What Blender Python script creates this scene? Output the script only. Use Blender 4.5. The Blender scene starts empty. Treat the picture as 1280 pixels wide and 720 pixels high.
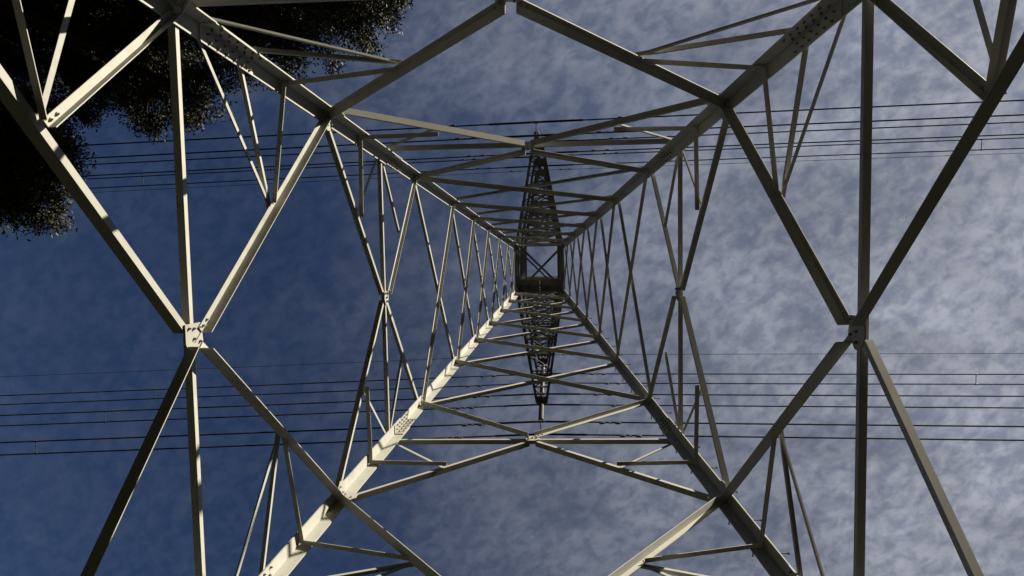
import bpy, bmesh, math, random
from mathutils import Vector, Matrix

# ------------------------------------------------------------------ camera
S = bpy.context.scene
COL = S.collection
CAMZ = 1.6                       # eye height above the ground
W0, HA = 4.6057, 34.774          # half width at eye height, height of the pyramid's apex above the eye
cam_d = bpy.data.cameras.new('camera')
cam = bpy.data.objects.new('camera', cam_d)
COL.objects.link(cam)
cam_d.sensor_width = 36.0
cam_d.lens = 820.0 / 1280.0 * 36.0
cam_d.clip_start = 0.05
cam_d.clip_end = 6000
right = Vector((0.99837, 0.01810, 0.05414))
up = Vector((0.01459, -0.99781, 0.06447))
fwd = Vector((-0.05519, 0.06358, 0.99645))
CAMP = Vector((0.3595, -0.9766, CAMZ))
cam.matrix_world = Matrix((
    (right.x, up.x, -fwd.x, CAMP.x),
    (right.y, up.y, -fwd.y, CAMP.y),
    (right.z, up.z, -fwd.z, CAMP.z),
    (0, 0, 0, 1)))
S.camera = cam

# ------------------------------------------------------------------ sky, sun, exposure
SUN_EL, SUN_AZ = math.radians(27), math.radians(36)       # azimuth from +X towards -Y
to_sun = Vector((math.cos(SUN_EL) * math.cos(SUN_AZ), -math.cos(SUN_EL) * math.sin(SUN_AZ), math.sin(SUN_EL)))
SKY_STRENGTH = 0.05
world = bpy.data.worlds.new('World')
S.world = world
world.use_nodes = True
nt = world.node_tree
nt.nodes.clear()
N = nt.nodes.new
L = nt.links.new


def mathn(tree, op, a, b=None, clamp=False):
    n = tree.nodes.new('ShaderNodeMath')
    n.operation = op
    n.use_clamp = clamp
    for i, v in enumerate((a, b)):
        if v is None:
            continue
        if isinstance(v, (int, float)):
            n.inputs[i].default_value = v
        else:
            tree.links.new(v, n.inputs[i])
    return n.outputs[0]


out = N('ShaderNodeOutputWorld')
bg = N('ShaderNodeBackground')
bg.inputs['Strength'].default_value = SKY_STRENGTH
sky = N('ShaderNodeTexSky')
sky.sky_type = 'NISHITA'
sky.sun_disc = False
sky.sun_elevation = SUN_EL
sky.sun_rotation = math.atan2(to_sun.x, to_sun.y)
sky.altitude = 300
sky.air_density = 0.34
sky.dust_density = 0.0
sky.ozone_density = 4.0
tc = N('ShaderNodeTexCoord')
sep = N('ShaderNodeSeparateXYZ')
L(tc.outputs['Generated'], sep.inputs[0])
zc = mathn(nt, 'MAXIMUM', sep.outputs['Z'], 0.06)
px = mathn(nt, 'DIVIDE', sep.outputs['X'], zc)
py = mathn(nt, 'DIVIDE', sep.outputs['Y'], zc)
comb = N('ShaderNodeCombineXYZ')                          # where the ray meets the cloud layer
L(px, comb.inputs[0]); L(py, comb.inputs[1])


def noise(scale, detail, rough, dist=0.0, offs=(0, 0, 0), rot=0.0, stretch=(1, 1, 1)):
    mp = N('ShaderNodeMapping')
    mp.inputs['Location'].default_value = offs
    mp.inputs['Rotation'].default_value = (0, 0, rot)
    mp.inputs['Scale'].default_value = stretch
    L(comb.outputs[0], mp.inputs['Vector'])
    n = N('ShaderNodeTexNoise')
    n.inputs['Scale'].default_value = scale
    n.inputs['Detail'].default_value = detail
    n.inputs['Roughness'].default_value = rough
    n.inputs['Distortion'].default_value = dist
    L(mp.outputs[0], n.inputs['Vector'])
    return n.outputs['Fac']


def mapr(v, a, b, c, d, smooth=True):
    n = N('ShaderNodeMapRange')
    n.interpolation_type = 'SMOOTHSTEP' if smooth else 'LINEAR'
    n.inputs['From Min'].default_value = a
    n.inputs['From Max'].default_value = b
    n.inputs['To Min'].default_value = c
    n.inputs['To Max'].default_value = d
    L(v, n.inputs['Value'])
    return n.outputs[0]


# altocumulus deck: thick towards +X, thinning away to nothing towards -X
edge_noise = noise(2.2, 3, 0.5, 0.3, (3.1, 1.7, 0))
along = mathn(nt, 'SUBTRACT', px, mathn(nt, 'MULTIPLY', py, 0.10))
cover = mathn(nt, 'ADD', along, mathn(nt, 'MULTIPLY', mathn(nt, 'SUBTRACT', edge_noise, 0.5), 0.7))
cover = mapr(cover, -0.48, 0.72, 0.0, 1.0)
# puffs are drawn out a little along the wind
ca, sa = math.cos(math.radians(-28)), math.sin(math.radians(-28))
wa = mathn(nt, 'ADD', mathn(nt, 'MULTIPLY', px, ca * 0.80), mathn(nt, 'MULTIPLY', py, sa * 0.80))
wb = mathn(nt, 'ADD', mathn(nt, 'MULTIPLY', px, -sa), mathn(nt, 'MULTIPLY', py, ca))
plain = comb
comb = N('ShaderNodeCombineXYZ')
L(wa, comb.inputs[0]); L(wb, comb.inputs[1])
puffs = noise(46, 3, 0.5, 0.3, (0.3, 5.2, 0))
comb = plain
broad = noise(7, 3, 0.5, 0.2, (7.3, 2.2, 0))
comb = N('ShaderNodeCombineXYZ')
L(wa, comb.inputs[0]); L(wb, comb.inputs[1])
fine = noise(120, 3, 0.6, 0.4, (5.3, 1.1, 0))
comb = plain
puff = mathn(nt, 'ADD', mathn(nt, 'MULTIPLY', puffs, 0.55), mathn(nt, 'MULTIPLY', broad, 0.27))
puff = mathn(nt, 'ADD', puff, mathn(nt, 'MULTIPLY', fine, 0.18))
puff = mapr(puff, 0.36, 0.64, 0.0, 1.0)
dens = mathn(nt, 'MULTIPLY', cover, mathn(nt, 'ADD', mathn(nt, 'MULTIPLY', puff, 0.48), 0.52))
wisp = mapr(noise(5, 5, 0.6, 0.8, (1.3, 8.8, 0)), 0.50, 0.8, 0.0, 0.06)
dens = mathn(nt, 'ADD', dens, mathn(nt, 'ADD', wisp, mathn(nt, 'MULTIPLY', puff, 0.04)), True)
mix = N('ShaderNodeMix')
mix.data_type = 'RGBA'
L(dens, mix.inputs['Factor'])
L(sky.outputs[0], mix.inputs['A'])
CLOUD = (2.80, 2.95, 3.42, 1)
# thicker and thinner banks: the deck itself is brighter in some places than in others
bank = mapr(noise(5.5, 4, 0.55, 0.4, (2.7, 4.4, 0), 0.5, (0.6, 1.2, 1)), 0.34, 0.66, 0.84, 1.22)
cl = N('ShaderNodeVectorMath')
cl.operation = 'SCALE'
cl.inputs[0].default_value = CLOUD[:3]
L(bank, cl.inputs['Scale'])
L(cl.outputs['Vector'], mix.inputs['B'])
L(mix.outputs['Result'], bg.inputs['Color'])
L(bg.outputs[0], out.inputs[0])

sun_d = bpy.data.lights.new('sun', 'SUN')
sun_d.energy = 5.0
sun_d.angle = math.radians(0.5)
sun_d.color = (1.0, 0.91, 0.71)
sun = bpy.data.objects.new('sun', sun_d)
COL.objects.link(sun)
sun.location = (60, -50, 60)
sun.rotation_euler = to_sun.to_track_quat('Z', 'Y').to_euler()

S.view_settings.view_transform = 'Standard'
S.view_settings.look = 'None'
S.view_settings.exposure = 1.25
S.view_settings.gamma = 1.0
S.view_settings.use_curve_mapping = False
S.render.engine = 'CYCLES'
S.cycles.max_bounces = 6

# ------------------------------------------------------------------ materials


def material(name, c1, c2, scale, rough=0.6, metallic=0.0, bump=0.0, detail=4, c3=None, contrast=(0.35, 0.65)):
    m = bpy.data.materials.new(name)
    m.use_nodes = True
    t = m.node_tree
    b = t.nodes['Principled BSDF']
    b.inputs['Roughness'].default_value = rough
    b.inputs['Metallic'].default_value = metallic
    co = t.nodes.new('ShaderNodeTexCoord')
    n = t.nodes.new('ShaderNodeTexNoise')
    n.inputs['Scale'].default_value = scale
    n.inputs['Detail'].default_value = detail
    t.links.new(co.outputs['Object'], n.inputs['Vector'])
    r = t.nodes.new('ShaderNodeValToRGB')
    r.color_ramp.elements[0].position = contrast[0]
    r.color_ramp.elements[0].color = (*c1, 1)
    r.color_ramp.elements[1].position = contrast[1]
    r.color_ramp.elements[1].color = (*c2, 1)
    t.links.new(n.outputs['Fac'], r.inputs['Fac'])
    col = r.outputs['Color']
    if c3:                                               # blotches of a third tone (stains, dirt)
        n2 = t.nodes.new('ShaderNodeTexNoise')
        n2.inputs['Scale'].default_value = scale * 0.23
        n2.inputs['Detail'].default_value = 6
        n2.inputs['Roughness'].default_value = 0.65
        t.links.new(co.outputs['Object'], n2.inputs['Vector'])
        r2 = t.nodes.new('ShaderNodeMapRange')
        r2.inputs['From Min'].default_value = 0.52
        r2.inputs['From Max'].default_value = 0.75
        t.links.new(n2.outputs['Fac'], r2.inputs['Value'])
        mx = t.nodes.new('ShaderNodeMix')
        mx.data_type = 'RGBA'
        t.links.new(r2.outputs[0], mx.inputs['Factor'])
        t.links.new(col, mx.inputs['A'])
        mx.inputs['B'].default_value = (*c3, 1)
        col = mx.outputs['Result']
    if 'galvanised' in name:                             # every rolled bar has weathered to its own tone
        oi = t.nodes.new('ShaderNodeObjectInfo')
        mr = t.nodes.new('ShaderNodeMapRange')
        mr.inputs['To Min'].default_value = 0.92
        mr.inputs['To Max'].default_value = 1.12
        t.links.new(oi.outputs['Random'], mr.inputs['Value'])
        vm = t.nodes.new('ShaderNodeVectorMath')
        vm.operation = 'SCALE'
        t.links.new(col, vm.inputs[0])
        t.links.new(mr.outputs[0], vm.inputs['Scale'])
        col = vm.outputs['Vector']
    t.links.new(col, b.inputs['Base Color'])
    if bump:
        bp = t.nodes.new('ShaderNodeBump')
        bp.inputs['Strength'].default_value = bump
        bp.inputs['Distance'].default_value = 0.01
        t.links.new(n.outputs['Fac'], bp.inputs['Height'])
        t.links.new(bp.outputs[0], b.inputs['Normal'])
    return m


M_STEEL = material('galvanised_steel', (0.300, 0.297, 0.276), (0.340, 0.337, 0.314), 5, 0.6, 0.0, 0.0, 5, (0.245, 0.236, 0.21), (0.25, 0.75))
M_UPPER = material('dark_galvanised_steel', (0.10, 0.098, 0.09), (0.165, 0.162, 0.15), 4, 0.65, 0.0, 0.0, 5, (0.09, 0.085, 0.075))  # darker steel tone for the cage, platform and cross-arms
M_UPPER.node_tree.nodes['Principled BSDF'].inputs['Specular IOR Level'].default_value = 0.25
M_STEEL.node_tree.nodes['Principled BSDF'].inputs['Specular IOR Level'].default_value = 0.25
M_BOLT = material('bolt_steel', (0.07, 0.06, 0.05), (0.15, 0.13, 0.10), 30, 0.6)
M_GLASS = material('dark_insulator', (0.014, 0.012, 0.011), (0.026, 0.021, 0.019), 8, 0.5)
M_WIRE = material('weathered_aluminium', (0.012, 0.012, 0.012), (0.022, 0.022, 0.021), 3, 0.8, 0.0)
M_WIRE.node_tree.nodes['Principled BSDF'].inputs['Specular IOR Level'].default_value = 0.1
M_FIT = material('fitting_steel', (0.03, 0.03, 0.029), (0.06, 0.058, 0.055), 12, 0.6, 0.0)
M_CONC = material('footing_concrete', (0.30, 0.29, 0.27), (0.40, 0.39, 0.36), 6, 0.9, 0, 0.3)
M_BARK = material('bark', (0.018, 0.015, 0.011), (0.04, 0.032, 0.025), 7, 0.95, 0, 0.6)
M_GROUND = material('dry_grass', (0.007, 0.009, 0.004), (0.014, 0.014, 0.008), 2.2, 0.95, 0, 0.4, 8, (0.016, 0.014, 0.010))

for m_ in (M_GROUND, M_BARK):
    m_.node_tree.nodes['Principled BSDF'].inputs['Specular IOR Level'].default_value = 0.0


def leaf_material(name, c1, c2, c3):
    m = bpy.data.materials.new(name)
    m.use_nodes = True
    t = m.node_tree
    b = t.nodes['Principled BSDF']
    b.inputs['Roughness'].default_value = 0.55
    b.inputs['Specular IOR Level'].default_value = 0.2
    g = t.nodes.new('ShaderNodeNewGeometry')
    r = t.nodes.new('ShaderNodeValToRGB')
    r.color_ramp.elements[0].color = (*c1, 1)
    r.color_ramp.elements[1].color = (*c3, 1)
    e = r.color_ramp.elements.new(0.6)
    e.color = (*c2, 1)
    t.links.new(g.outputs['Random Per Island'], r.inputs['Fac'])
    t.links.new(r.outputs['Color'], b.inputs['Base Color'])
    return m


M_LEAF = leaf_material('olive_leaf', (0.018, 0.022, 0.008), (0.032, 0.034, 0.012), (0.075, 0.062, 0.026))

# ------------------------------------------------------------------ helpers


class MB:
    """collects shapes, then links them as ONE mesh object"""

    def __init__(self):
        self.v, self.f = [], []

    def add(self, vs, fs):
        o = len(self.v)
        self.v += [tuple(p) for p in vs]
        self.f += [tuple(i + o for i in q) for q in fs]

    def extrude(self, prof0, prof1, caps=True):
        n = len(prof0)
        fs = [(i, (i + 1) % n, n + (i + 1) % n, n + i) for i in range(n)]
        if caps:
            fs += [tuple(range(n))[::-1], tuple(range(n, 2 * n))]
        self.add(list(prof0) + list(prof1), fs)

    def angle(self, p0, p1, a, b, s, th, q0=None, s2=None):
        """L-profile from p0 to p1: heel on the line, one leg along a, one along b"""
        s2 = s2 or s
        prof = [(0, 0), (s, 0), (s, th), (th, th), (th, s2), (0, s2)]
        P0 = [p0 + a * x + b * y for x, y in prof]
        P1 = [p1 + a * x + b * y for x, y in prof]
        n = 6
        fs = [(i, (i + 1) % n, n + (i + 1) % n, n + i) for i in range(n)]
        fs += [(0, 1, 2, 3), (0, 3, 4, 5), (6, 7, 8, 9), (6, 9, 10, 11)]
        self.add(P0 + P1, fs)

    def box(self, c, ax, ay, az, hx, hy, hz):
        vs = [c + ax * (i * hx) + ay * (j * hy) + az * (k * hz) for k in (-1, 1) for j in (-1, 1) for i in (-1, 1)]
        self.add(vs, [(0, 1, 3, 2), (4, 6, 7, 5), (0, 4, 5, 1), (2, 3, 7, 6), (0, 2, 6, 4), (1, 5, 7, 3)])

    def plate(self, pts, n, th):
        self.extrude([p - n * (th / 2) for p in pts], [p + n * (th / 2) for p in pts])

    def cyl(self, p0, p1, r0, r1=None, k=8, caps=True):
        r1 = r0 if r1 is None else r1
        d = (p1 - p0).normalized()
        a = d.orthogonal().normalized()
        b = d.cross(a)
        c = [(math.cos(2 * math.pi * i / k), math.sin(2 * math.pi * i / k)) for i in range(k)]
        self.extrude([p0 + a * (x * r0) + b * (y * r0) for x, y in c], [p1 + a * (x * r1) + b * (y * r1) for x, y in c], caps)

    def tube(self, pts, radii, k=6):
        rings = []
        a = None
        for i, p in enumerate(pts):
            d = (pts[min(i + 1, len(pts) - 1)] - pts[max(i - 1, 0)]).normalized()
            a = d.orthogonal().normalized() if a is None else (a - d * a.dot(d)).normalized()
            b = d.cross(a)
            r = radii[i] if isinstance(radii, (list, tuple)) else radii
            rings.append([p + (a * math.cos(2 * math.pi * j / k) + b * math.sin(2 * math.pi * j / k)) * r for j in range(k)])
        vs = [q for r in rings for q in r]
        fs = []
        for i in range(len(rings) - 1):
            for j in range(k):
                fs.append((i * k + j, i * k + (j + 1) % k, (i + 1) * k + (j + 1) % k, (i + 1) * k + j))
        fs += [tuple(range(k))[::-1], tuple(range((len(rings) - 1) * k, len(rings) * k))]
        self.add(vs, fs)

    def lathe(self, p, prof, k=14):
        """turned about the vertical through p; prof = (radius, z)"""
        rings = [[p + Vector((math.cos(2 * math.pi * j / k) * r, math.sin(2 * math.pi * j / k) * r, z)) for j in range(k)] for r, z in prof]
        vs = [q for r in rings for q in r]
        fs = []
        for i in range(len(rings) - 1):
            for j in range(k):
                fs.append((i * k + j, i * k + (j + 1) % k, (i + 1) * k + (j + 1) % k, (i + 1) * k + j))
        fs += [tuple(range(k))[::-1], tuple(range((len(rings) - 1) * k, len(rings) * k))]
        self.add(vs, fs)

    def bolt(self, p, n, r=0.016, h=0.014):
        self.cyl(p, p + n * h, r, r, 6)
        self.cyl(p + n * h, p + n * (h + 0.016), r * 0.55, r * 0.55, 6)

    def build(self, name, mat, parent=None, smooth=False, origin=None):
        o_ = Vector(origin) if origin is not None else Vector((0, 0, 0))
        me = bpy.data.meshes.new(name)
        me.from_pydata([tuple(Vector(p) - o_) for p in self.v], [], self.f)
        bm = bmesh.new()
        bm.from_mesh(me)
        bmesh.ops.recalc_face_normals(bm, faces=bm.faces)
        bm.to_mesh(me)
        bm.free()
        if smooth:
            me.polygons.foreach_set('use_smooth', [True] * len(me.polygons))
        me.materials.append(mat)
        ob = bpy.data.objects.new(name, me)
        COL.objects.link(ob)
        ob.location = o_
        if parent:
            ob.parent = parent
        return ob


def tag(o, label, cat, group=None, kind=None):
    if label:
        o['label'] = label
    if cat:
        o['category'] = cat
    if group:
        o['group'] = group
    if kind:
        o['kind'] = kind
    return o


def empty(name, loc=(0, 0, 0)):
    o = bpy.data.objects.new(name, None)
    COL.objects.link(o)
    o.location = loc
    o.empty_display_size = 0.3
    return o


def V(x, y, z):                 # heights below are given above the eye
    return Vector((x, y, z + CAMZ))


# ------------------------------------------------------------------ ground
g = MB()
R_G = 1500


def terrain(x, y):
    """level centre, unseen hills added to block the horizon sky, lower under the line"""
    r = math.hypot(x, y)
    t = min(max((r - 18) / 190, 0), 1)
    h = 92 * t * t * (3 - 2 * t) + 0.02 * max(r - 200, 0)
    h += (2.2 * math.sin(x * .021 + 1) * math.sin(y * .027) + 1.1 * math.sin(x * .07) * math.sin(y * .06 + 2)) * min(r / 120, 1)
    return h * (1 - 0.82 * math.exp(-(y / 20) ** 2)) if r > 18 else 0.0


rings = [0, 6, 12, 18, 24, 30, 38, 46, 56, 68, 82, 98, 116, 136, 158, 184, 215, 260, 330, 450, 650, 1000, 1500]
NS = 96
gv, gf = [(0, 0, 0)], []
for r_ in rings[1:]:
    for j in range(NS):
        a_ = 2 * math.pi * j / NS
        gv.append((r_ * math.cos(a_), r_ * math.sin(a_), terrain(r_ * math.cos(a_), r_ * math.sin(a_))))
for j in range(NS):
    gf.append((0, 1 + j, 1 + (j + 1) % NS))
for i in range(len(rings) - 2):
    for j in range(NS):
        a_, b_ = 1 + i * NS + j, 1 + i * NS + (j + 1) % NS
        gf.append((a_, a_ + NS, b_ + NS, b_))
g.add(gv, gf)
tag(g.build('ground', M_GROUND, smooth=True), None, None, None, 'structure')

# ------------------------------------------------------------------ the tower
H0, H1, H2, HB, H3 = 3.60, 7.152, 10.589, 12.941, 14.837
HX = [14.837, 17.89, 20.15, 22.21, 24.087, 25.677, 27.0]
HW = 27.0                        # waist: above it the cage goes straight up
HTOP = 41.0
tower = empty('lattice_tower', (0, 0, 0))
tag(tower, 'tall galvanised steel lattice transmission tower seen from inside its base', 'transmission tower')
SX = {'A': (-1, -1), 'B': (1, -1), 'C': (-1, 1), 'D': (1, 1)}
FACES = {'L': ('A', 'C', Vector((-1, 0, 0))), 'R': ('B', 'D', Vector((1, 0, 0))),
         'T': ('A', 'B', Vector((0, -1, 0))), 'B': ('C', 'D', Vector((0, 1, 0)))}


def half(z):
    return W0 * (1 - min(z, HW) / HA)


def lp(n, z):
    w = half(z)
    return V(SX[n][0] * w, SX[n][1] * w, z)


def fnorm(f, z=10):
    """outward normal of a face of the tower (faces lean inwards below the waist)"""
    n = FACES[f][2].copy()
    if z < HW:
        n = (n + Vector((0, 0, W0 / HA))).normalized()
    return n


def fmid(f, z):
    a, b, _ = FACES[f]
    return (lp(a, z) + lp(b, z)) / 2


def member(name, p0, p1, n, s, th, side, heel, stand, off0=0.0, trim=(0.0, 0.0), parent=None, bolts=True, mat=None, depth=0.0, s2=None):
    """one rolled angle bolted to face n: flange flat in the face, other flange standing in or out"""
    d = (p1 - p0).normalized()
    p0 = p0 + d * trim[0]
    p1 = p1 - d * trim[1]
    t = n.cross(d).normalized()
    if t.z < 0 or (abs(t.z) < 1e-4 and t.x < 0):
        t = -t
    nn = -n if stand == 'in' else n
    base = -n * (LEG_TH + 0.004 + depth) if side == 'in' else n * (0.004 + depth)
    h = -t * (s / 2) if heel == 'low' else t * (s / 2)
    tt = t if heel == 'low' else -t
    mb = MB()
    mb.angle(p0 + base + h, p1 + base + h, tt, nn, s, th, None, s2)
    if bolts:
        for e, dd in ((p0, d), (p1, -d)):
            for k in range(2 if s > 0.075 else 1):
                q = e + dd * (0.07 + 0.09 * k) + base + nn * th
                mb.bolt(q, nn, 0.017, 0.014)
    return mb.build(name, mat or M_STEEL, parent or tower, origin=p0)


LEG_TH = 0.020


def leg_piece(name, n, za, zb, s, th, inset=0.0, mat=None):
    sx, sy = SX[n]
    mb = MB()
    a, b = Vector((-sx, 0, 0)), Vector((0, -sy, 0))
    mb.angle(lp(n, za) + a * inset + b * inset, lp(n, zb) + a * inset + b * inset, a, b, s, th)
    o = mb.build(name, mat or M_STEEL, tower, origin=lp(n, za))
    return o


def splice(leg, n, z, s, ln, rows):
    """cover angle inside a leg joint with its rows of bolts"""
    sx, sy = SX[n]
    a, b = Vector((-sx, 0, 0)), Vector((0, -sy, 0))
    axis = (lp(n, z + 1) - lp(n, z)).normalized()
    c = lp(n, z) + a * (LEG_TH + 0.002) + b * (LEG_TH + 0.002)
    mb = MB()
    mb.angle(c - axis * ln / 2, c + axis * ln / 2, a, b, s - 0.03, 0.014)
    nf = len(mb.f)
    for (u, w) in ((a, b), (b, a)):
        for k in range(rows):
            for r_ in (0.33, 0.7):
                p = c + axis * ((k + 0.5 + (0.22 if r_ > 0.5 else 0)) / rows - 0.5) * ln * 0.92 + u * (s * r_) + w * 0.013
                mb.bolt(p, w, 0.017, 0.018)
    o = mb.build('splice_plate', M_STEEL, tower)
    o.data.materials.append(M_BOLT)
    for pf in o.data.polygons:
        if pf.index >= nf:
            pf.material_index = 1
    return o


for n in 'ABCD':
    leg_piece('leg', n, -CAMZ + 0.3, 8.0, 0.215, LEG_TH)
    leg_piece('leg', n, 8.003, 13.5, 0.215, LEG_TH)
    leg_piece('leg', n, 13.503, HW, 0.19, 0.018)
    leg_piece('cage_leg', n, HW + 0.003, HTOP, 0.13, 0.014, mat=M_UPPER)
    splice(None, n, 8.0, 0.235, 1.05, 6)
    splice(None, n, 13.5, 0.21, 0.75, 5)
    mb = MB()
    p = lp(n, -CAMZ)
    mb.extrude([p + Vector((x, y, -0.2)) for x, y in ((-.6, -.6), (.6, -.6), (.6, .6), (-.6, .6))],
               [p + Vector((x, y, 0.42)) for x, y in ((-.42, -.42), (.42, -.42), (.42, .42), (-.42, .42))])
    mb.build('footing', M_CONC, tower)

GOOD = 'AD'                      # legs on whose side the standing flange is on top


def rule(n):
    return ('in', 'up', 'in') if n in GOOD else ('in', 'low', 'in')


def lowrule(n):
    return ('out', 'low', 'out') if n in GOOD else ('in', 'low', 'in')


GUS = {}
for f in 'LRTB':
    P, Q, _ = FACES[f]
    n = fnorm(f)
    c1 = fmid(f, H1)
    cb = fmid(f, HB)
    # ---- first panel: X with a strut through its crossing
    member('horizontal_strut', lp(P, H1), lp(Q, H1), n, 0.058, 0.009, 'out', 'low', 'out', trim=(0.12, 0.12), s2=0.095)
    for q in (P, Q):
        ru = rule({'B': 'A', 'D': 'C'}[q] if f == 'R' else ('A' if f == 'T' else q))
        member('main_diagonal', c1, lp(q, H2), n, 0.085 if ru[1] == 'up' else 0.095, 0.011, *ru, trim=(0.13, 0.02), s2=0.135 if ru[1] == 'up' else 0.185)
        rl = lowrule(q)
        member('main_diagonal', lp(q, H0), c1, n, 0.075, 0.011, *rl, trim=(0.02, 0.13), s2=0.135 if rl[0] == 'in' else (0.150 if q == 'A' else 0.085))
        n1 = (c1 + lp(q, H2)) / 2
        n0 = (c1 + lp(q, H0)) / 2
        member('redundant_brace', n1, lp(q, 9.27), n, 0.068, 0.008, 'in', 'low', 'in', trim=(0.02, 0.05), depth=0.012)
        member('redundant_brace', n1, lp(q, 8.28), n, 0.042, 0.006, 'out', 'low', 'out', trim=(-0.05, 0.05), s2=0.055)
        member('redundant_brace', n1, lp(q, 7.38), n, 0.048, 0.006, 'out', 'up', 'out', trim=(-0.04, 0.05), depth=0.008)
        member('redundant_brace', n0, lp(q, H1), n, 0.085, 0.010, 'in', 'up', 'in', trim=(0.02, 0.10), depth=0.012)
        member('redundant_brace', n0, lp(q, 6.0), n, 0.056, 0.008, 'out', 'up', 'out', trim=(0.04, 0.05), depth=0.014)
        member('redundant_brace', n0, lp(q, 5.0), n, 0.074, 0.008, 'in', 'up' if f == 'R' else 'low', 'in', trim=(0.04, 0.05), depth=0.022)
    # gusset plate at the crossing (in the face plane)
    d = (lp(Q, H1) - lp(P, H1)).normalized()
    t = n.cross(d).normalized()
    t = t if t.z > 0 else -t
    mb = MB()
    pl = [(-.21, -.17), (-.21, .16), (.05, .19), (.24, .04), (.24, -.07), (.06, -.17)]
    mb.plate([c1 + d * x * 0.82 - n * 0.010 + t * y * 0.82 for x, y in pl], n, 0.016)
    go = mb.build('gusset_plate', M_STEEL, tower, origin=c1)
    for x, y in ((-.15, .11), (-.15, -.10), (-.14, 0.0), (0.0, 0.0), (.14, .0), (.05, .12)):
        m2 = MB()
        m2.bolt(c1 + d * x * 0.82 - n * 0.018 + t * y * 0.82, -n, 0.016, 0.016)
        m2.build('bolt', M_BOLT, go).location = -go.location
    # ---- second panel
    member('horizontal_strut', lp(P, HB), lp(Q, HB), n, 0.050, 0.008, 'out', 'low', 'out', trim=(0.08, 0.08), s2=0.080 if f in 'LR' else 0.095)
    for q in (P, Q):
        member('main_diagonal', lp(q, H2), cb, n, 0.058, 0.009, 'out', 'low', 'out', trim=(0.08, 0.09), depth=0.012, s2=0.095 if f in 'LR' else 0.105)
        up_in = q in GOOD or f == 'T'
        if f == 'B' and q == 'C':
            member('main_diagonal', cb, lp(q, H3), n, 0.055, 0.009, 'in', 'low', 'in', trim=(0.09, 0.06), s2=0.105)
            up_in = None
        if up_in is not None:
            member('main_diagonal', cb, lp(q, H3), n, 0.072 if f in 'LR' else 0.095, 0.009, 'in' if up_in else 'out', 'up' if up_in else 'low', 'in' if up_in else 'out', trim=(0.09, 0.06))
        n2 = (cb + lp(q, H2)) / 2
        n3 = (cb + lp(q, H3)) / 2
        member('redundant_brace', lp(q, 11.83), n2, n, 0.050, 0.008, 'in', 'low', 'in', trim=(0.04, -0.05), s2=0.078)
        member('redundant_brace', lp(q, HB), n2, n, 0.048, 0.007, 'out', 'up', 'out', trim=(0.08, 0.05), depth=0.026)
        if f in 'LR':
            member('redundant_brace', lp(q, HB), n3, n, 0.048, 0.007, 'out', 'low', 'out', trim=(0.08, 0.0), depth=0.016)
    d = (lp(Q, HB) - lp(P, HB)).normalized()
    mb = MB()
    mb.plate([cb + d * x * 0.6 - n * 0.010 + t * y * 0.6 for x, y in pl], n, 0.014)
    go = mb.build('gusset_plate', M_STEEL, tower, origin=cb)
    for x, y in ((-.14, .08), (-.14, -.10), (0, 0.0), (.13, 0)):
        m2 = MB()
        m2.bolt(cb + d * x * 0.6 - n * 0.017 + t * y * 0.6, -n, 0.02, 0.02)
        m2.build('bolt', M_BOLT, go).location = -go.location
    # ---- six X panels up to the waist
    first = {'L': 'C', 'T': 'A', 'B': 'D', 'R': 'B'}[f]      # leg where the inner diagonal starts
    other = Q if first == P else P
    for i in range(6):
        za, zb = HX[i], HX[i + 1]
        s = (0.078 if f in 'LR' else 0.100) - 0.004 * i
        hl = 'up' if f in 'LT' else 'low'
        member('cross_brace', lp(first, za), lp(other, zb), n, s * (0.7 if f == 'B' else 1), 0.008, 'in', hl, 'in', trim=(0.03, 0.03), s2=s * (1.15 if f == 'B' else 1))
        member('cross_brace', lp(other, za), lp(first, zb), n, s * 0.85, 0.008, 'out', 'up' if f == 'T' else 'low', 'out', trim=(0.03, 0.03))

# small corner gussets where the diagonals meet the legs
for f in 'LRTB':
    P, Q, _ = FACES[f]
    n = fnorm(f)
    for q in (P, Q):
        o_ = Q if q == P else P
        d = (lp(o_, H2) - lp(q, H2)).normalized()
        t = n.cross(d).normalized()
        t = t if t.z > 0 else -t
        c = lp(q, H2) + d * 0.17
        mb = MB()
        mb.plate([c + d * x - n * 0.052 + t * y for x, y in ((-.13, -.13), (.02, -.16), (.14, -.06), (.14, .06), (.02, .14), (-.13, .1))], n, 0.012)
        for x, y in ((-.06, -.06), (-.06, .04), (.06, -.05)):
            mb.bolt(c + d * x - n * 0.058 + t * y, -n, 0.02, 0.018)
        mb.build('corner_gusset', M_STEEL, tower, origin=c)

# waist ring, cage and its bracing
LEV = [28.0, 32.8, 37.6]
TOPC = 1.9                       # depth of a cross-arm at its root
cz = [HW]
for z in LEV:
    cz += [z, z + TOPC]
cz += [HTOP]
for f in 'LRTB':
    P, Q, _ = FACES[f]
    n = FACES[f][2]
    for z in [HW] + [v for v in cz[1:]]:
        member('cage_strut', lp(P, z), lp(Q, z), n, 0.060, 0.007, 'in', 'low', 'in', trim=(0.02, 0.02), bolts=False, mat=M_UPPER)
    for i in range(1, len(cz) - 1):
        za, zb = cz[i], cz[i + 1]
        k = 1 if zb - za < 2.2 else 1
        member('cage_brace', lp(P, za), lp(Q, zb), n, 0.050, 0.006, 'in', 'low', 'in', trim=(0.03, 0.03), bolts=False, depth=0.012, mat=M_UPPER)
        member('cage_brace', lp(Q, za), lp(P, zb), n, 0.050, 0.006, 'out', 'low', 'out', trim=(0.03, 0.03), bolts=False, depth=0.004, mat=M_UPPER)
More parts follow.
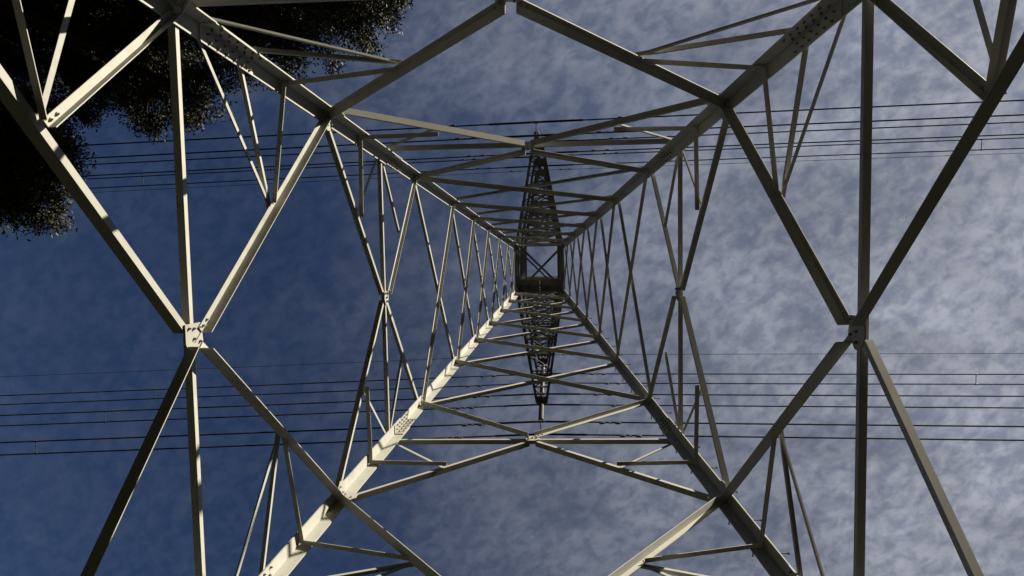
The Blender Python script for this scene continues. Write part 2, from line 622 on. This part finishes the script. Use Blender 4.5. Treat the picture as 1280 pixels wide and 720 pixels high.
# plan bracing across the cage
zq = 29.4
for (a, b, dz) in (('A', 'D', 0.0), ('B', 'C', 0.13)):
    p0, p1 = lp(a, zq + dz), lp(b, zq + dz)
    d = (p1 - p0).normalized()
    sd = d.cross(Vector((0, 0, 1)))
    mb = MB()
    mb.angle(p0, p1, sd, Vector((0, 0, 1)), 0.10, 0.008)
    if a == 'A':
        mb.angle(p0 - sd * 0.075, p1 - sd * 0.075, -sd, Vector((0, 0, 1)), 0.08, 0.008)
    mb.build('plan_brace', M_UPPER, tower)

# small working platform inside the cage at the lowest cross-arm
wq = half(30) - 0.03
plat = MB()
for sx in (-1, 1):
    x0, x1 = sorted((sx * 0.012, sx * wq))
    plat.box(V((x0 + x1) / 2, (0.42 + wq) / 2, 28.13), Vector((1, 0, 0)), Vector((0, 1, 0)), Vector((0, 0, 1)), (x1 - x0) / 2, (wq - 0.42) / 2, 0.015)
for y in (0.46, 0.72, wq - 0.05):
    plat.angle(V(-wq, y, 28.11), V(wq, y, 28.11), Vector((0, 0, -1)), Vector((0, 1, 0)), 0.06, 0.006)
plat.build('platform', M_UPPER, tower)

# step bolts on one leg
for k in range(44):
    z = 5.2 + 0.42 * k
    if z > 23:
        break
    p = lp('D', z)
    m2 = MB()
    if k % 2:
        a = p + Vector((0.0, -0.10, 0))
        u = Vector((1, 0, 0))
    else:
        a = p + Vector((-0.10, 0, 0))
        u = Vector((0, 1, 0))
    m2.cyl(a - u * 0.01, a + u * 0.19, 0.010, 0.010, 6)
    m2.cyl(a + u * 0.19, a + u * 0.205, 0.019, 0.019, 6)
    m2.build('step_bolt', M_FIT, tower, origin=a)

# ------------------------------------------------------------------ cross-arms (parts of the tower)
ARM = {-1: 5.22, 1: 5.83}        # reach towards the photo's top (-Y) and bottom (+Y)


def cross_arm(sy, zb, depth, reach, rise=0.0):
    arm = bpy.data.objects.new('cross_arm', None)
    COL.objects.link(arm)
    arm.parent = tower
    w = half(30)
    roots = {}
    tip = V(0, sy * reach, zb + rise)
    for sx in (-1, 1):
        roots[('b', sx)] = V(sx * w, sy * w, zb)
        roots[('t', sx)] = V(sx * w, sy * w, zb + depth)
    tp = {k: tip + Vector((k[1] * 0.25, 0, 0.0 if k[0] == 'b' else 0.16)) for k in roots}
    Z = Vector((0, 0, 1))
    for k, r in roots.items():
        mb = MB()
        a = Vector((-k[1], 0, 0))
        b = Z if k[0] == 'b' else -Z
        s = 0.11 if k[0] == 'b' else 0.09
        mb.angle(r, tp[k], a, b, s, 0.01)
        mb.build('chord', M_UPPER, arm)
    # lacing: bottom plane, top plane, two sides
    nb = 7
    fr = [1 - (1 - i / nb) ** 1.0 for i in range(nb + 1)]

    def on(k, t):
        return roots[k].lerp(tp[k], t)

    planes = [(('b', -1), ('b', 1), Z * 0.014, True), (('t', -1), ('t', 1), Z * -0.014, True),
              (('b', -1), ('t', -1), Vector((0.014, 0, 0)), False), (('b', 1), ('t', 1), Vector((-0.014, 0, 0)), False)]
    for k_, (ka, kb, off, xb) in enumerate(planes):
        mb = MB()
        for i in range(nb):
            t0, t1 = fr[i], fr[i + 1]
            pairs = [((ka, t0), (kb, t1))] if i % 2 == 0 else [((kb, t0), (ka, t1))]
            if xb and k_ == 0 and i < 4:
                pairs = [((ka, t0), (kb, t1)), ((kb, t0), (ka, t1))]
            if i > 0:
                pairs.append(((ka, t0), (kb, t0)))
            for j, ((k1, u1), (k2, u2)) in enumerate(pairs):
                p0, p1 = on(k1, u1), on(k2, u2)
                dd = (p1 - p0)
                if dd.length < 0.12:
                    continue
                dd.normalize()
                o = off * (1 + 0.7 * j)
                b = off.normalized()
                a = dd.cross(b).normalized()
                mb.angle(p0 + o, p1 + o, a, b, 0.046, 0.005)
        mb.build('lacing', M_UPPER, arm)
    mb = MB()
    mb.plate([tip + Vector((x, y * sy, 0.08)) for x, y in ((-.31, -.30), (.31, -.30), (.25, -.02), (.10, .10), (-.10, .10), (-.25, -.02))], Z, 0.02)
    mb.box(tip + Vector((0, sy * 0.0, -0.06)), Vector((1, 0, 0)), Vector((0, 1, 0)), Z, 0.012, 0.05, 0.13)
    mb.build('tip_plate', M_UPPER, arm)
    return tip


TIPS = {}
for i, z in enumerate(LEV):
    for sy in (-1, 1):
        TIPS[(sy, i)] = cross_arm(sy, z, TOPC, ARM[sy])
for sy in (-1, 1):
    TIPS[(sy, 3)] = cross_arm(sy, HTOP - 1.2, 1.2, 5.57 if sy < 0 else 5.78, 0.75)

# ------------------------------------------------------------------ insulator strings, conductors, dampers, spacers
STR_L = 3.75
ZC = [24.2, 28.8, 33.4]
YAW = {1: 0.004, -1: 0.028}
SLOPE = {1: -0.070, -1: -0.035}
SIDE = {-1: 'upper half', 1: 'lower half'}
LEVEL = ['lowest', 'middle', 'highest']


def wire_pt(y0, z0, s):
    """point at signed distance s along the line (+X one way, -X the other)"""
    d = 1 if s >= 0 else -1
    l = abs(s)
    sag = SLOPE[d] * l + 0.00022 * l * l
    return V(s, y0 - YAW[d] * s, z0 + sag)


strings = []
proto = None
for sy in (-1, 1):
    for i in range(3):
        tip = TIPS[(sy, i)]
        zt = LEV[i] - 0.16
        zb = ZC[i] + 0.30
        if proto is None:
            r = empty('insulator_string', (tip.x, tip.y, zb + CAMZ))
            ln = zt - zb
            nd = 20
            mb = MB()
            mb.cyl(Vector((0, 0, 0)), Vector((0, 0, ln)), 0.022, 0.022, 8)
            mb.build('rod', M_FIT, r)
            for k in range(nd):
                z0 = 0.78 + (ln - 1.0) * k / nd
                mb = MB()
                mb.lathe(Vector((0, 0, z0)), [(0.03, 0.0), (0.100, 0.012), (0.108, 0.03), (0.085, 0.06), (0.05, 0.075), (0.045, 0.115), (0.028, 0.12)], 14)
                mb.build('insulator_disc', M_GLASS, r, smooth=False)
            mb = MB()
            mb.plate([Vector((0, y, z)) for y, z in ((-.26, -.12), (.26, -.12), (.06, .06), (-.06, .06))], Vector((1, 0, 0)), 0.03)
            mb.build('yoke_plate', M_FIT, r)
            for s_ in (-1, 1):
                mb = MB()
                mb.box(Vector((0, s_ * 0.24, -0.21)), Vector((1, 0, 0)), Vector((0, 1, 0)), Vector((0, 0, 1)), 0.03, 0.02, 0.09)
                mb.tube([Vector((x, s_ * 0.24, -0.30 - 0.03 * abs(x / 0.2) ** 2)) for x in (-.2, -.1, 0, .1, .2)], [0.03, 0.045, 0.05, 0.045, 0.03], 8)
                mb.build('clamp', M_FIT, r)
            proto = r
        else:
            r = proto.copy()
            COL.objects.link(r)
            r.location = (tip.x, tip.y, zb + CAMZ)
            for ch in list(proto.children):
                c = ch.copy()
                COL.objects.link(c)
                c.parent = r
        tag(r, 'dark insulator string hanging under the %s cross-arm on the %s of the photo' % (LEVEL[i], SIDE[sy]), 'insulator', 'insulator strings under the cross-arms')

ORD = {-1: {(0, 1): 'first', (0, 0): 'second', (1, 1): 'third', (1, 0): 'fourth', (2, 1): 'fifth', (2, 0): 'sixth'},
       1: {(0, 1): 'first', (0, 0): 'second', (1, 1): 'third', (1, 0): 'fourth', (2, 1): 'fifth', (2, 0): 'sixth'}}
EDGE = {-1: 'from the top', 1: 'from the bottom'}


def damper(y0, z0, s, label, group, size=1.0):
    r = empty('vibration_damper', wire_pt(y0, z0, s))
    d = (wire_pt(y0, z0, s + 0.1) - wire_pt(y0, z0, s)).normalized()
    mb = MB()
    mb.box(Vector((0, 0, -0.05 * size)), Vector((1, 0, 0)), Vector((0, 1, 0)), Vector((0, 0, 1)), 0.03 * size, 0.02 * size, 0.08 * size)
    mb.build('clamp', M_FIT, r)
    mb = MB()
    mb.tube([d * x * size + Vector((0, 0, -0.12 * size)) for x in (-.26, -.1, 0, .1, .26)], 0.010, 6)
    mb.build('messenger_cable', M_FIT, r)
    for q in (-1, 1):
        mb = MB()
        mb.tube([d * (q * x * size) + Vector((0, 0, -0.12 * size)) for x in (.19, .22, .36, .39)], [0.026 * size, 0.042 * size, 0.046 * size, 0.03 * size], 8)
        mb.build('weight', M_FIT, r)
    tag(r, label, 'vibration damper', group)


for sy in (-1, 1):
    for i in range(3):
        for o in (1, 0):                                  # outer and inner wire of the pair
            y0 = sy * (ARM[sy] + (0.24 if o else -0.24))
            z0 = ZC[i]
            mb = MB()
            ss = [-160, -120, -90, -60, -40, -25, -15, -8, -3, -1, 0, 1, 3, 8, 15, 25, 40, 60, 90, 120, 160]
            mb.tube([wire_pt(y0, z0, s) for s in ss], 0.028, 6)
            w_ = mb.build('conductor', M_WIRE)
            tag(w_, '%s dark power line %s among those crossing the %s of the photo' % (ORD[sy][(i, o)], EDGE[sy], SIDE[sy]), 'power line', 'twin conductors')
            mb = MB()
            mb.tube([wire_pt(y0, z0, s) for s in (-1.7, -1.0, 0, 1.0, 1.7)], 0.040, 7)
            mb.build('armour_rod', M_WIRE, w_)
            for q in (-1, 1):
                damper(y0, z0, q * (2.55 + 0.75 * o + 0.12 * i), 'dark dumbbell damper on the %s wire %s, %s half, %s of its string'
                       % (ORD[sy][(i, o)], EDGE[sy], 'upper' if sy < 0 else 'lower', 'right' if q > 0 else 'left'), 'vibration dampers on the wires')
    y0 = TIPS[(sy, 3)].y
    z0 = HTOP - 0.5
    mb = MB()
    mb.tube([wire_pt(y0, z0, s) for s in (-160, -120, -90, -60, -40, -25, -15, -8, -3, 0, 3, 8, 15, 25, 40, 60, 90, 120, 160)], 0.014, 6)
    tag(mb.build('earth_wire', M_WIRE), 'thinnest faint wire, %s of all lines crossing the %s of the photo' % ('lowest' if sy < 0 else 'highest', SIDE[sy]), 'earth wire', 'earth wires')
    for q in (-1, 1):
        damper(y0, z0, q * 1.5, 'small damper on the thin earth wire, %s of photo, %s of the arm tip' % (SIDE[sy], 'right' if q > 0 else 'left'), 'vibration dampers on the wires', 0.9)

SP = [(-1, 2, 25.6, 'short spacer bar between the fifth and sixth wires at upper right'),
      (-1, 1, -20.6, 'short spacer bar between the third and fourth wires at upper left'),
      (-1, 2, -20.6, 'short spacer bar between the fifth and sixth wires at upper left'),
      (1, 2, 22.4, 'short spacer bar between two wires at lower right, near the edge'),
      (1, 0, -19.0, 'short spacer bar at lower left, nearest the left edge'),
      (1, 1, -19.0, 'short spacer bar at lower left, middle of the three'),
      (1, 2, -19.6, 'short spacer bar at lower left, closest to the left strut')]
SPX = [1227, 99, 179, 1220, 45, 131, 194]


def project(p):
    q = p - CAMP
    z = q.dot(fwd)
    return 640 + 820 * q.dot(right) / z, 360 - 820 * q.dot(up) / z


for (sy, i, s, lab), tx in zip(SP, SPX):
    ym = sy * ARM[sy]
    d = 1 if s > 0 else -1
    lo, hi = 2.0, 60.0
    for _ in range(40):
        m_ = (lo + hi) / 2
        if (project(wire_pt(ym, ZC[i], d * m_))[0] - tx) * d < 0:
            lo = m_
        else:
            hi = m_
    s = d * lo
    r = empty('wire_spacer', wire_pt(ym, ZC[i], s))
    mb = MB()
    mb.cyl(Vector((0, -0.24, 0)), Vector((0, 0.24, 0)), 0.016, 0.016, 6)
    mb.build('bar', M_FIT, r)
    for q in (-1, 1):
        mb = MB()
        mb.tube([Vector((x, q * 0.24, 0)) for x in (-.08, -.05, .05, .08)], [0.026, 0.036, 0.036, 0.026], 8)
        mb.build('clamp', M_FIT, r)
    tag(r, lab, 'spacer', 'spacers between paired wires')

# ------------------------------------------------------------------ trees


def tree(base, lobes, label, seed, per, leaf):
    """trunk with limbs reaching into every lobe; crown of many small leaves gathered in sprays"""
    rnd = random.Random(seed)
    root = empty('broadleaf_tree', base)
    B = Vector(base)
    tag(root, label, 'tree', 'trees at the upper left')
    cen = sum((Vector(c) for c, r in lobes), Vector()) / len(lobes)
    tk = MB()
    fork = Vector((B.x * 0.5 + cen.x * 0.5, B.y * 0.5 + cen.y * 0.5, cen.z * 0.45))
    pts = [B + Vector((0, 0, -0.2)), B.lerp(fork, .35) + Vector((.12, -.1, 0)), B.lerp(fork, .7) + Vector((-.08, .1, 0)), fork]
    tk.tube([p - B for p in pts], [0.42, 0.33, 0.29, 0.25], 10)
    sprays = []
    for c, r in lobes:
        c = Vector(c)
        e = c + Vector((0, 0, -0.2 * r))
        mid = fork.lerp(e, .5) + Vector((rnd.uniform(-.5, .5), rnd.uniform(-.5, .5), rnd.uniform(-.2, .5)))
        tk.tube([p - B for p in (fork, mid, e)], [0.16, 0.10, 0.05], 7)
        for k in range(int(per * r * r)):
            while True:
                q = Vector((rnd.uniform(-1, 1), rnd.uniform(-1, 1), rnd.uniform(-1, 1)))
                if 0.1 < q.length < 0.95 and rnd.random() < 0.25 + q.length ** 2:
                    break
            wob = 1 + 0.16 * math.sin(q.x * 5 + seed) + 0.13 * math.sin(q.y * 6.3 + 2 * seed)
            sp = c + Vector((q.x * r * wob, q.y * r * wob, q.z * r * 0.9))
            sprays.append((sp, (sp - c).normalized()))
            if k % 3 == 0:
                tk.tube([p - B for p in (e.lerp(sp, 0.15), e.lerp(sp, .6) + Vector((0, 0, .08)), sp)], [0.03, 0.018, 0.008], 4)
    tk.build('trunk', M_BARK, root)
    vs, fs = [], []
    for sp, dr in sprays:
        R = rnd.uniform(0.22, 0.36)
        for j in range(rnd.randint(95, 140)):
            u_ = Vector((rnd.gauss(0, 1), rnd.gauss(0, 1), rnd.gauss(0, 1))).normalized() * (R * rnd.random() ** 0.5)
            p = sp - B + Vector((u_.x, u_.y, u_.z * .75))
            a = (Vector((rnd.gauss(0, 1), rnd.gauss(0, 1), rnd.gauss(0, .7))) + dr * .6).normalized()
            b = a.cross(Vector((rnd.gauss(0, 1), rnd.gauss(0, 1), rnd.gauss(0, 1)))).normalized()
            l = leaf * rnd.uniform(.6, 1.3)
            w = l * rnd.uniform(.32, .5)
            o = len(vs)
            vs += [p, p + a * l * .5 + b * w * .5, p + a * l, p + a * l * .5 - b * w * .5]
            fs.append((o, o + 1, o + 2, o + 3))
    me = bpy.data.meshes.new('crown')
    me.from_pydata([tuple(v) for v in vs], [], fs)
    me.materials.append(M_LEAF)
    o = bpy.data.objects.new('crown', me)
    COL.objects.link(o)
    o.parent = root
    return root


def ray(u, v, z):
    """world point seen at photo pixel (u, v) at height z above the eye"""
    d = fwd + right * ((u - 640) / 820) + up * ((360 - v) / 820)
    return CAMP + d * (z / d.z)


def lobes(rows):
    return [(tuple(ray(u, v, z)), rp * z / 820.0) for u, v, rp, z in rows]


lb = lobes([(70, 10, 110, 16.5), (175, 40, 105, 16), (195, 118, 52, 15), (245, 122, 34, 14.5), (110, 105, 50, 15.5), (-30, 90, 90, 16),
            (250, -20, 80, 17), (-60, -60, 120, 17), (150, -90, 110, 17)])
tree((-17.5, -10.5, 0), lb, 'dark dense tree filling the upper left corner, hanging lowest behind the struts', 3, 85, 0.088)
lb = lobes([(330, 15, 75, 14.5), (415, 10, 62, 14), (455, -5, 58, 14), (290, 45, 55, 14.5), (365, 55, 32, 13.8), (300, -60, 90, 15), (420, -80, 90, 15)])
tree((-10.5, -14.5, 0), lb, 'olive tree at the top edge of the photo, right of the darker tree', 8, 90, 0.080)
lb = lobes([(-10, 225, 62, 13.5), (40, 205, 52, 13), (15, 170, 70, 13.5), (75, 195, 26, 12.8), (45, 258, 34, 13), (-60, 180, 90, 14), (-70, 250, 60, 14)])
tree((-18.5, -2.0, 0), lb, 'tree poking in at the left edge below the other two trees', 5, 90, 0.084)
